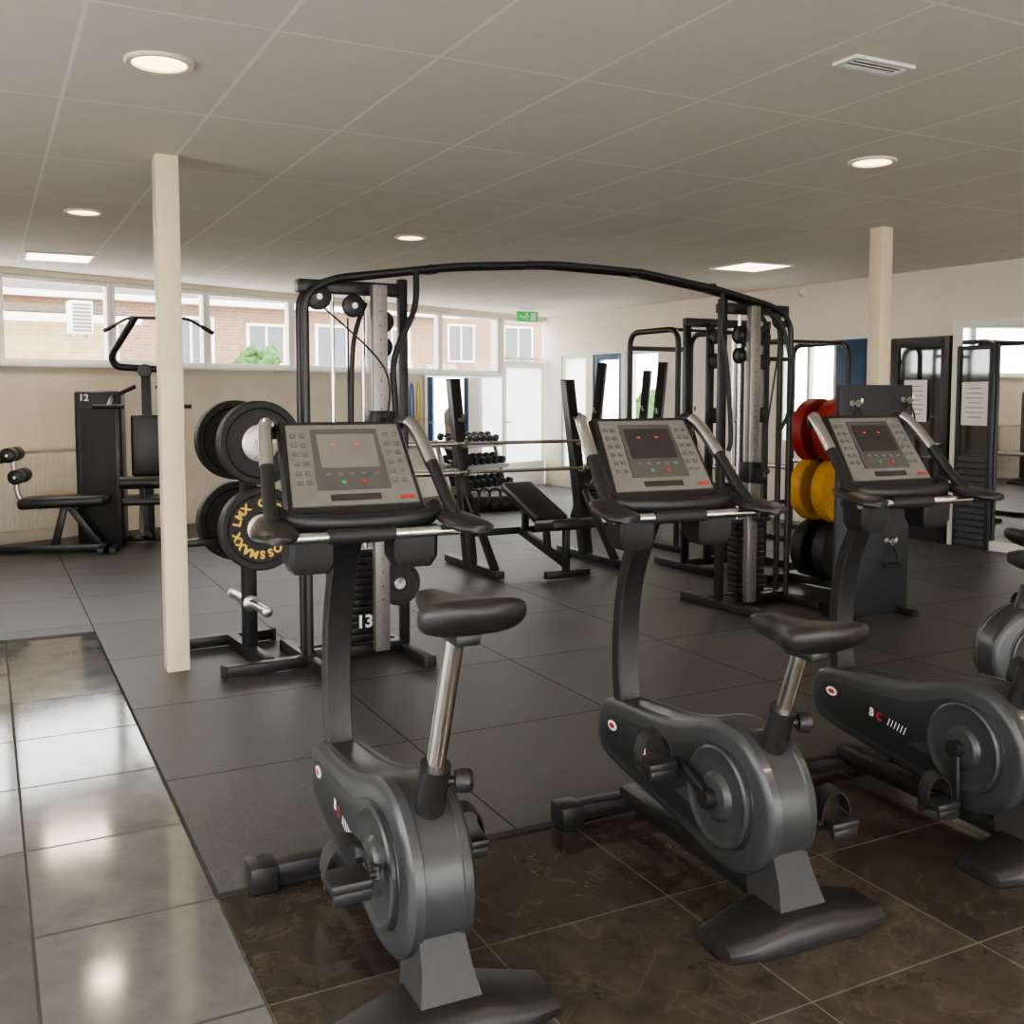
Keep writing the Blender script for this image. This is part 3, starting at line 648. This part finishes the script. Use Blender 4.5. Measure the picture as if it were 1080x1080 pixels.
# ---------------------------------------------------------------- cable tower behind
def cable_tower(loc,rot,label):
    t=thing('cable_tower',label,'cable machine',loc,rot)
    for s in (-1,1):
        b=MB(); b.beam((s*.42,0,.03),(s*.42,0,2.08),.055,.05,.006); b.build('upright','black',t)
        b=MB(); b.beam((s*.42,-.4,.03),(s*.42,.4,.03),.06,.06,.006); b.build('foot_bar','black',t)
        b=MB(); b.cyl((s*.08,.02,.08),(s*.08,.02,2.04),.0125,n=12); b.build('guide_rod','chrome',t)
        b=MB(); b.beam((s*.26,-.1,.06),(s*.26,-.1,2.06),.055,.05,.006); b.build('adjustment_column','dull' if s>0 else 'black',t)
        for z in (1.95,1.75,1.3):
            b=MB(); b.lathe([(0,-.02),(.055,-.02),(.064,-.014),(.054,0),(.064,.014),(.055,.02),(0,.02)],(s*.26,-.16,z),(0,1,0),24); b.build('pulley','plastic',t)
    b=MB(); b.beam((-.45,0,2.07),(.45,0,2.07),.06,.07,.008); b.build('top_beam','black',t)
    b=MB(); b.beam((-.42,.0,.06),(.42,.0,.06),.06,.06,.006); b.build('base_beam','black',t)
    for k in range(14):
        b=MB(); b.box((0,.02,.12+.045*k),(.24,.1,.04),bev=.004); b.build('stack_plate','black',t)
    b=MB(); b.cyl((0,.02,.74),(0,.02,2.04),.006,n=8); b.build('cable','rubber',t)
q=AT(765,500,8.75); cable_tower(V((q.x,8.75,.014)),GA,'black cable tower with steel columns behind the crossover machine at right')
# ---------------------------------------------------------------- Olympic benches with bars
def oly_bench(loc,rot,label,h=1.43,lean=.12,w=.53,bx=0,th=.07,inc=30,by=0,bl=.8):
    t=thing('bench_press_station',label,'weight bench',loc,rot,'bench press stations')
    for s in (-1,1):
        b=MB(); b.beam((s*w,.28,.04),(s*w,.28+lean,h),th,th*1.1,.006); up=b.build('upright','black',t)
        b=MB(); b.box((s*w,.28+lean,h),(th+.005,th+.005,.02),bev=.004); b.build('upright_cap','plastic',up)
        for z in (.8,1.04,1.26):
            yy=.28+lean*(z/h)-.04
            b=MB(); b.tube(rp([(s*w,yy,z),(s*w,yy-.09,z-.01),(s*w,yy-.11,z+.05)],.03),.016,8); b.build('bar_hook','steel',t)
        b=MB(); b.beam((s*w,-.3,.04),(s*w,.75,.04),.07,.06,.006); b.build('foot_bar','black',t)
        b=MB(); b.beam((s*w,-.2,.06),(s*w,.31,.62),.06,.05,.005); b.build('brace','black',t)
    b=MB(); b.beam((-w,.34,.3),(w,.34,.3),.06,.06,.005); b.beam((bx,.34,.3),(bx,by-.5,.12),.06,.06,.005); b.build('cross_frame','black',t)
    b=MB(); b.beam((bx-.2,by-.52,.04),(bx+.2,by-.52,.04),.06,.06,.005); b.beam((bx,by-.5,.05),(bx,by-.5,.4),.05,.05,.004); b.build('front_foot','black',t)
    ci=math.cos(R(inc))*bl/2; si=math.sin(R(inc))*bl/2
    b=MB(); b.box((bx,by-.28+ci,.44+si),(.3,bl,.09),(R(inc),0,0),.03,3); b.build('backrest','vinyl',t)
    b=MB(); b.box((bx,by-.46,.43),(.38,.34,.09),(R(-8),0,0),.03,3); b.build('seat','vinyl',t)
    for p0,p1 in (((bx,by-.2,.17),(bx,by-.16,.42)),((bx,by+.2,.28),(bx,by+.2,.40+si))):
        b=MB(); b.beam(p0,p1,.05,.05,.004); b.build('seat_support','black',t)
    return t
def barbell(p,rot,label,L=2.0):
    t=thing('barbell',label,'barbell',p,rot,'barbells')
    b=MB(); b.cyl((-L*.3,0,0),(L*.3,0,0),.016,n=14); b.build('shaft','chrome',t)
    for s in (-1,1):
        b=MB(); b.cyl((s*L*.3,0,0),(s*L*.5,0,0),.027,n=16); sl_=b.build('sleeve','chrome',t)
        b=MB(); b.cyl((s*L*.3,0,0),(s*(L*.3+.03),0,0),.037,n=18); b.build('collar','steel',sl_)
    return t
P1=(F(497,602)+F(617,592))/2; P1.z=.014
def loc2(P,x,y,z,a=GA): return V((P.x+math.cos(a)*x-math.sin(a)*y,P.y+math.sin(a)*x+math.cos(a)*y,P.z+z))
O1=P1-AX*.28
LN=.34; HB=1.6
oly_bench(O1,GA,'black inclined bench press station with a seat between its two uprights',HB,LN,.57,-.06,.095,20,.05,.7)
barbell(loc2(O1,0,.28+LN*1.04/HB-.125,1.06),GA,'chrome barbell racked on the upper hooks of the bench press station',2.2)
barbell(loc2(O1,0,.28+LN*.8/HB-.125,.82),GA,'chrome barbell racked on the lower hooks of the bench press station',2.2)
q=AT(643,560,11.7); O2=V((q.x,11.7,.014)); oly_bench(O2,GA-R(50),'taller black bench press station behind the nearer one, uprights leaning right',1.84,.6,.38,0,.10)
q=AT(693,560,13.2); O3=V((q.x,13.2,.014)); oly_bench(O3,GA-R(50),'black bench press station farthest back beside the power rack',1.78,.5,.36,0,.1)
# ---------------------------------------------------------------- power racks
def power_rack(loc,rot,label,w=1.1,d=1.0,h=2.15):
    t=thing('power_rack',label,'power rack',loc,rot,'black power racks')
    for s in (-1,1):
        pts=rp([(s*w/2,-d/2,.03),(s*w/2,-d/2,h),(s*w/2,d/2,h),(s*w/2,d/2,.03)],.14)
        b=MB(); b.tube(pts,.028,10); b.build('side_hoop','black',t)
        b=MB(); b.beam((s*w/2,-d/2-.12,.03),(s*w/2,d/2+.12,.03),.06,.05,.005); b.build('foot_bar','black',t)
        b=MB(); b.cyl((s*w/2,-d/2,.75),(s*w/2,d/2,.75),.024); b.build('safety_bar','steel',t)
        for z in (.4,1.2):
            b=MB(); b.cyl((s*w/2,d/2,z),(s*(w/2+.12),d/2,z),.024); b.build('storage_peg','steel',t)
    b=MB(); b.cyl((-w/2,-d/2+.1,h),(w/2,-d/2+.1,h),.018); b.build('pull_up_bar','black',t)
    for z in (.3,h-.15):
        b=MB(); b.beam((-w/2,d/2,z),(w/2,d/2,z),.045,.045); b.build('cross_member','black',t)
    return t
q=AT(720,570,10.1); power_rack(V((q.x,10.1,.014)),GA,'black power rack with rounded top tubes left of the cable tower',.75,.8,2.08)
q=AT(832,570,10.7); power_rack(V((q.x,10.7,.014)),GA,'second black power rack in front of the right wall window',.75,.8,2.0)
# ---------------------------------------------------------------- slate accessory board
q=F(917,652); A1=V((q.x,q.y,.014))
t=thing('accessory_stand','slate grey upright board stand with hooks and hanging handles','stand',A1,GA)
b=MB(); b.box((0,0,.775),(.66,.03,1.53),bev=.006); b.build('board','slate',t)
for x in (-.25,.25):
    b=MB(); b.beam((x,-.16,.025),(x,.16,.025),.05,.045); b.build('foot_bar','black',t)
for i,(x,z) in enumerate(((-.22,1.42),(.24,1.44),(-.2,.5),(.12,.5))):
    b=MB(); b.tube(rp([(x,-.012,z),(x,-.1,z),(x,-.1,z+.03)],.02),.008,8); b.lathe([(.02,0),(.02,.006),(.01,.01)],(x,-.015,z),(0,-1,0),14); b.build('hook','steel',t)
for i,(x,z,l) in enumerate(((-.22,1.42,'top left hook'),(.24,1.44,'top right hook'),(.12,.5,'low hook'))):
    h=thing('stirrup_attachment','black stirrup grip hanging from the %s of the slate board'%l,'cable attachment',loc2(A1,x,-.07,z),GA,'cable grips on the slate board')
    b=MB(); b.torus((0,0,.0),.018,.004,(0,1,0),16,6); b.build('ring','steel',h)
    b=MB(); b.tube(rp([(-.055,0,-.16),(-.05,0,-.1),(0,0,-.018),(.05,0,-.1),(.055,0,-.16)],.02),.006,8); b.build('strap','rubber',h)
    b=MB(); b.cyl((-.065,0,-.16),(.065,0,-.16),.016); b.build('grip','plastic',h)
# ---------------------------------------------------------------- back wall: dumbbells, kettlebells, person, bands
BN=V((-BU.y,BU.x,0))
def bp_(s,y,z): return BO+BU*s+BN*y+V((0,0,z))
RW=1.2; q=AT(502,450,13.7); DR=V((q.x,13.7,.014))
def dr_(x,y,z): return DR+BU*x+BN*y+V((0,0,z))
t=thing('dumbbell_rack','three tier dumbbell rack in front of the back wall mirror','dumbbell rack',DR,BA)
tiers=((-.09,.24),(.03,.53),(.13,.82))
for s in (-1,1):
    b=MB(); b.beam((s*RW*.48,-.2,.03),(s*RW*.48,.25,.03),.06,.05); b.beam((s*RW*.48,-.12,.05),(s*RW*.48,.2,.87),.05,.05); b.build('end_frame','dull',t)
for y,z in tiers:
    b=MB(); b.box((0,y,z-.02),(RW*.96,.24,.03),(R(15),0,0)); b.box((0,y-.11,z-.03),(RW*.96,.02,.05)); b.build('shelf','dull',t)
db=None; nd=8
for k,(y,z) in enumerate(tiers):
    for i in range(nd):
        L=dr_((-.5+(i+.5)/nd)*RW*.9,y,z+.075); sc=1-.09*k
        if db is None:
            db=thing('dumbbell','',"dumbbell",L,BA,'dumbbells on the back rack')
            b=MB(); b.cyl((0,-.07,0),(0,.07,0),.016,n=10); b.build('handle','chrome',db)
            for q in (-1,1):
                b=MB(); b.lathe([(0,0),(.055,0),(.062,.008),(.062,.06),(.055,.068),(0,.068)],(0,q*.06,0),(0,q,0),6); b.build('head','rubber',db)
            o=db
        else: o=dup(db,L,BA,'')
        o.rotation_euler=(R(15),0,BA); o.scale=(sc,)*3
        o['label']='black hex dumbbell on the %s tier of the rack under the back mirror'%(('lowest','middle','top')[k])
        o['group']='dumbbells on the %s tier'%(('lowest','middle','top')[k])
kb=None
for i in range(5):
    q=F(500+11*i,541-i*.5); L=V((q.x,q.y,.014)); lb='black kettlebell in the row on the floor in front of the dumbbell rack'
    if kb is None:
        kb=thing('kettlebell',lb,'kettlebell',L,GA,'kettlebells on the floor')
        b=MB(); b.lathe([(0,0),(.07,0),(.1,.05),(.108,.1),(.095,.15),(.06,.185),(0,.19)],n=20); b.build('bell','rubber',kb)
        b=MB(); b.tube(cr([(-.06,0,.16),(-.075,0,.22),(-.05,0,.27),(0,0,.28),(.05,0,.27),(.075,0,.22),(.06,0,.16)],4),.016,8); b.build('handle','black',kb)
    else: dup(kb,L,GA,lb)
for i,(x,m,nm) in enumerate(((424,'bandy','yellow'),(431,'bandb','blue'),(438,'bandy','short yellow'))):
    s,z=bw(x,404); b=MB(); ln=.75-.2*(i==2)
    t=thing('resistance_band','%s resistance band loop hanging on the back wall'%nm,'resistance band',bp_(s,-.06,z),BA)
    b.tube([V((.035*math.cos(a)+(0),-.0,-ln/2+ln/2*math.sin(a))) for a in [2*PI*k/28 for k in range(28)]],.012,6,True); b.build('band',m,t)
    b=MB(); b.cyl((0,-.012,.0),(0,.03,.0),.008); b.build('peg','steel',t)
# person standing at the back, mostly hidden behind the racks
q=AT(479,420,14.45); PP=V((q.x,14.45,.014))
def skin(name,vs,es,rad,m,parent,sub=2):
    me=bpy.data.meshes.new(name); me.from_pydata(vs,es,[]); me.materials.append(M[m])
    o=bpy.data.objects.new(name,me); C.objects.link(o); o.parent=parent
    md=o.modifiers.new('skin','SKIN'); sv=me.skin_vertices[0].data
    for i,r in enumerate(rad): sv[i].radius=(r,r) if not isinstance(r,tuple) else r
    sv[0].use_root=True
    ss=o.modifiers.new('sub','SUBSURF'); ss.levels=sub; ss.render_levels=sub
    return o
pt=thing('person','person in a pale grey top standing behind the dumbbell rack at the back','person',PP,R(65))
pt.scale=(.88,.88,.88)
vs=[(0,0,.9),(0,0,1.1),(0,.01,1.3),(0,.01,1.42),(0,-.01,1.5),(0,-.02,1.57),(0,-.02,1.66),
    (-.17,0,1.36),(-.22,0,1.1),(-.2,-.14,.92),(-.18,-.2,.86),(.17,0,1.36),(.22,0,1.1),(.2,-.14,.92),(.18,-.2,.86),
    (-.09,0,.85),(-.1,-.01,.48),(-.1,.02,.08),(-.11,-.13,.04),(.09,0,.85),(.1,-.01,.48),(.1,.02,.08),(.11,-.13,.04)]
es=[(0,1),(1,2),(2,3),(3,4),(4,5),(5,6),(3,7),(7,8),(8,9),(9,10),(3,11),(11,12),(12,13),(13,14),(0,15),(15,16),(16,17),(17,18),(0,19),(19,20),(20,21),(21,22)]
rad=[.13,.12,.14,.09,.055,.085,.075,.055,.042,.033,.03,.055,.042,.033,.03,.085,.055,.04,.035,.085,.055,.04,.035]
skin('body',vs,es,rad,'skin',pt)
skin('shirt',[(0,0,.88),(0,0,1.1),(0,.01,1.3),(0,.01,1.41),(-.18,0,1.36),(-.215,0,1.14),(.18,0,1.36),(.215,0,1.14)],[(0,1),(1,2),(2,3),(3,4),(4,5),(3,6),(6,7)],[.16,.15,.17,.1,.08,.065,.08,.065],'cloth',pt)
skin('trousers',[(0,0,.93),(-.09,0,.84),(-.1,-.01,.48),(-.1,.02,.1),(.09,0,.84),(.1,-.01,.48),(.1,.02,.1)],[(0,1),(1,2),(2,3),(0,4),(4,5),(5,6)],[.15,.105,.075,.065,.105,.075,.065],'jean',pt)
b=MB(); b.ell((0,.01,1.70),(.082,.09,.055)); b.ell((0,.04,1.65),(.08,.065,.08)); b.build('hair','hair',pt)
b=MB(); b.ell((0,-.118,1.6),(.014,.02,.02)); b.build('nose','skin',pt)
for s in (-1,1):
    b=MB(); b.ell((s*.032,-.1,1.625),(.012,.008,.008)); b.build('eye','paper',pt)
    b=MB(); b.ell((s*.105,-.05,.04),(.05,.13,.045)); b.build('shoe','rubber',pt)
# ---------------------------------------------------------------- left side: radiator, bench, lat machine
s0,s1=bw(-60)[0],bw(76)[0]; z1=bw(40,476)[1]
t=thing('radiator','cream panel radiator on the back wall under the left window','radiator',bp_((s0+s1)/2,-.08,.014),BA)
b=MB(); W=s1-s0; b.box((0,0,.12+(z1-.12)/2),(W,.04,z1-.14),bev=.01)
n=int(W/.045)
for i in range(n): b.box((-W/2+.03+(W-.06)*i/(n-1),-.024,.12+(z1-.12)/2),(.02,.012,z1-.22),bev=.004)
b.build('panel','radi',t)
b=MB(); b.box((0,.0,z1+.02),(W,.09,.02),bev=.004); b.build('top_grille','radi',t)
b=MB(); b.lathe([(.02,0),(.024,.01),(.024,.05),(.016,.06),(0,.06)],(W/2+.03,-.02,.2),(1,0,0),14); b.cyl((W/2,-.0,.2),(W/2+.05,-.0,.2),.01); b.cyl((W/2+.04,0,-.01),(W/2+.04,0,.2),.01); b.build('valve','white',t)
q=F(58,584); t=thing('roller_bench','small black padded bench with foam rollers in front of the radiator','weight bench',V((q.x,q.y,.014)),R(12))
b=MB(); b.box((.1,0,.48),(.76,.34,.1),(0,R(-2),0),.035,3); b.build('seat','vinyl',t)
b=MB(); b.beam((-.6,0,.04),(.46,0,.04),.07,.06); b.build('base_bar','black',t)
for x,w in ((.44,.26),(-.6,.26)):
    b=MB(); b.beam((x,-w,.03),(x,w,.03),.06,.055); b.build('foot_bar','black',t)
for p0,p1 in (((0,0,.05),(.1,0,.44)),((.4,0,.06),(.15,0,.42))):
    b=MB(); b.beam(p0,p1,.06,.06); b.build('post','black',t)
b=MB(); b.tube(rp([(-.1,0,.42),(-.3,0,.5),(-.34,0,.92)],.08),.026,10); b.build('roller_frame','steel',t)
for x,z in ((-.34,.92),(-.28,.72)):
    b=MB(); b.cyl((x,-.2,z),(x,.2,z),.012); ro=b.build('roller_axle','steel',t)
    for s in (-1,1):
        b=MB(); b.lathe([(.02,0),(.055,0),(.068,.01),(.068,.14),(.055,.15),(.02,.15)],(x,s*.03,z),(0,s,0),20); b.build('foam_roller','vinyl',ro)
b=MB(); b.box((-.55,-.02,.9),(.36,.3,.08),(0,R(6),0),.03,3); b.build('knee_pad','vinyl',t)
q=F(152,577); LM=V((q.x,q.y,.014))
t=thing('lat_pulldown_machine','black lat pulldown machine with weight stack tower behind the left column','exercise machine',LM,R(14))
b=MB(); b.box((-.38,.12,.76),(.42,.36,1.5),bev=.03,seg=3); wt=b.build('weight_stack_tower','black',t)
b=MB(); b.box((-.38,-.064,.72),(.3,.012,1.25),bev=.004); b.build('tower_cover','rubber',wt)
b=MB(); b.add(tmesh('12',.09,.001,.002),basis((1,0,0),(0,0,1),(0,-1,0),(-.5,-.062,1.44))); b.build('number_label','paper',wt)
b=MB(); b.beam((.05,.1,.04),(.05,.1,1.76),.09,.09,.008); b.build('main_post','black',t)
b=MB(); b.tube(rp([(.16,.1,1.72),(-.22,.05,1.74),(-.26,.02,1.84),(-.02,-.1,2.2)],.1),.035,12); b.build('boom_arm','black',t)
b=MB(); b.tube(rp([(-.3,-.1,2.07),(-.08,-.1,2.2),(.46,-.1,2.2),(.7,-.1,2.06)],.06),.014,10); bar=b.build('pulldown_bar','black',t)
for x0,z0,x1,z1 in ((-.3,2.07,-.19,2.135),(.7,2.06,.59,2.125)):
    b=MB(); b.cyl((x0,-.1,z0),(x1,-.1,z1),.02); b.build('bar_grip','rubber',bar)
b=MB(); b.lathe([(0,-.018),(.06,-.018),(.066,-.012),(.055,0),(.066,.012),(.06,.018),(0,.018)],(.05,-.02,1.7),(0,1,0),24); b.build('pulley','plastic',t)
for s in (-1,1):
    b=MB(); b.tube(rp([(.05+s*.1,.05,1.55),(.05+s*.3,-.05,1.45),(.05+s*.3,-.3,1.36)],.08),.022,10); ar=b.build('press_arm','black',t)
    b=MB(); b.cyl((.05+s*.3-.14,-.3,1.36),(.05+s*.3+.14,-.3,1.36),.02); b.build('hand_grip','rubber',ar)
    b=MB(); b.beam((.05+s*.28,-.5,.03),(.05+s*.28,.3,.03),.06,.05); b.build('foot_bar','black',t)
b=MB(); b.beam((-.25,.2,.05),(.35,.2,.05),.06,.06); b.beam((.05,.1,.06),(.05,-.55,.2),.06,.06); b.beam((.05,-.4,.16),(.05,-.4,.45),.06,.06); b.build('base_frame','black',t)
b=MB(); b.box((.05,-.4,.49),(.36,.4,.07),bev=.025,seg=3); b.build('seat','vinyl',t)
b=MB(); b.box((.05,-.02,.98),(.28,.08,.6),bev=.03,seg=3); b.build('backrest','vinyl',t)
b=MB(); b.cyl((.05-.2,-.5,.66),(.05+.2,-.5,.66),.06,n=18); b.build('thigh_roller','vinyl',t)
b=MB(); b.beam((.05,-.62,.2),(.05,-.5,.66),.045,.045); b.build('roller_post','black',t)
# ---------------------------------------------------------------- outside
b=MB(); b.box((-4,30,-.2),(90,110,.1)); o=b.build('ground','ground'); o['kind']='structure'
def house(p,rot,w,d,h,wallm,label,wins,roofh=2.2,flat=False):
    t=thing('house',label,'house',p,rot)
    b=MB(); b.box((0,0,0),(w,h,d)); b.xf(Matrix(((1,0,0,0),(0,0,1,d/2),(0,1,0,h/2),(0,0,0,1)))); wl=b.build('brick_wall',wallm,t)
    me=wl.data; me.transform(Matrix(((1,0,0,0),(0,0,1,0),(0,-1,0,0),(0,0,0,1)))); wl.rotation_euler=(R(90),0,0)
    b=MB()
    if flat: b.box((0,d/2,h+.06),(w+.3,d+.3,.12))
    else: b.prism([(-.4,h-.1),(d/2,h+roofh),(d+.4,h-.1)],lambda p:(-w/2-.3,p[0],p[1]),lambda p:(w/2+.3,p[0],p[1]))
    b.build('roof','roof',t)
    b=MB(); b.box((0,-.42,h-.12),(w+.6,.14,.14)); b.build('gutter','white',t)
    for x,z,ww,hh in wins:
        b=MB()
        for s in (-1,1): b.box((x+s*(ww/2-.04),-.03,z),(.08,.08,hh)); b.box((x,-.03,z+s*(hh/2-.04)),(ww-.16,.08,.08))
        b.box((x,-.03,z),(.06,.06,hh-.16)); f=b.build('house_window','white',t)
        b=MB(); b.box((x,-.01,z),(ww-.14,.03,hh-.14)); b.build('window_pane','pane',f)
    return t
q=AT(40,345,17); house(V((q.x-1.6,q.y,-.15)),R(36),5.6,4,3.05,'brick_tan','low tan brick building seen through the leftmost window',[(-1.6,1.9,.9,1.1)],.4,True)
t=thing('outdoor_air_unit','white louvred air unit mounted on the tan brick building','air conditioner',V((AT(84,335,16.5).x,16.5,AT(84,335,16.5).z-.26)),R(36))
b=MB(); b.box((0,0,.26),(.34,.3,.52),bev=.02); b.build('casing','white',t)
b=MB()
for i in range(8): b.box((0,-.16,.05+.058*i),(.28,.02,.026),(R(30),0,0))
b.build('louvres','silver',t)
for s in (-.12,.12):
    b=MB(); b.beam((s,.15,-.03),(s,-.1,-.03),.03,.05); b.build('bracket','steel',t)
q=AT(225,345,26); house(V((q.x,q.y,-.15)),R(38),14,7,4.0,'brick_red','long brown brick row house with white windows seen through the middle windows',[(-5,2.9,1.1,1.2),(-2.8,2.9,.9,1.2),(-.6,2.9,1.2,1.3),(1.4,2.9,1.1,1.1),(3.3,2.9,1.0,1.2),(5.2,2.9,1.2,1.2)],1.5)
q=AT(500,350,41); house(V((q.x,q.y,-.15)),R(30),11,7,5.6,'brick_red','brown brick house seen through the windows beside the exit sign',[(-3,3.6,1.1,1.4),(-.6,3.6,1.2,1.5),(2,3.6,1.4,1.5)],2.0)
def shrub(p,r,label,h=1.0):
    t=thing('shrub',label,'shrub',p,0)
    b=MB()
    for i in range(60):
        a=random.uniform(0,2*PI); rr=r*random.uniform(.1,.85); z=h*random.uniform(.3,.93)
        bmesh.ops.create_icosphere(b.bm,subdivisions=2,radius=r*random.uniform(.14,.26),matrix=Matrix.Translation((math.cos(a)*rr,math.sin(a)*rr,z)))
    for v in b.bm.verts: v.co+=V((random.uniform(-1,1),random.uniform(-1,1),random.uniform(-1,1)))*.08*r
    b.build('foliage','leaf',t,180)
    b=MB(); b.cyl((0,0,0),(0,0,h*.6),.06); b.build('stem','bark',t)
q=AT(270,380,17); shrub(V((q.x,17,-.15)),.5,'round green shrub outside the third window',2.55)
q=AT(676,400,24); shrub(V((q.x+.6,24,-.15)),1.3,'large green shrub outside the right wall window',1.6)
# ---------------------------------------------------------------- world and view
w=bpy.data.worlds.new('overcast_sky'); SC.world=w; w.use_nodes=True; bg=w.node_tree.nodes['Background']
nt=w.node_tree; tc=nt.nodes.new('ShaderNodeTexCoord'); sp=nt.nodes.new('ShaderNodeSeparateXYZ'); rmp=nt.nodes.new('ShaderNodeValToRGB')
nt.links.new(tc.outputs['Generated'],sp.inputs[0]); nt.links.new(sp.outputs['Z'],rmp.inputs[0]); nt.links.new(rmp.outputs[0],bg.inputs[0])
rmp.color_ramp.elements[0].color=(.97,.96,.94,1); rmp.color_ramp.elements[1].color=(.83,.87,.93,1)
bg.inputs[1].default_value=5.7
SC.view_settings.view_transform='AgX'
try: SC.view_settings.look='AgX - Medium High Contrast'
except Exception as ex: print(ex)
SC.view_settings.exposure=.8
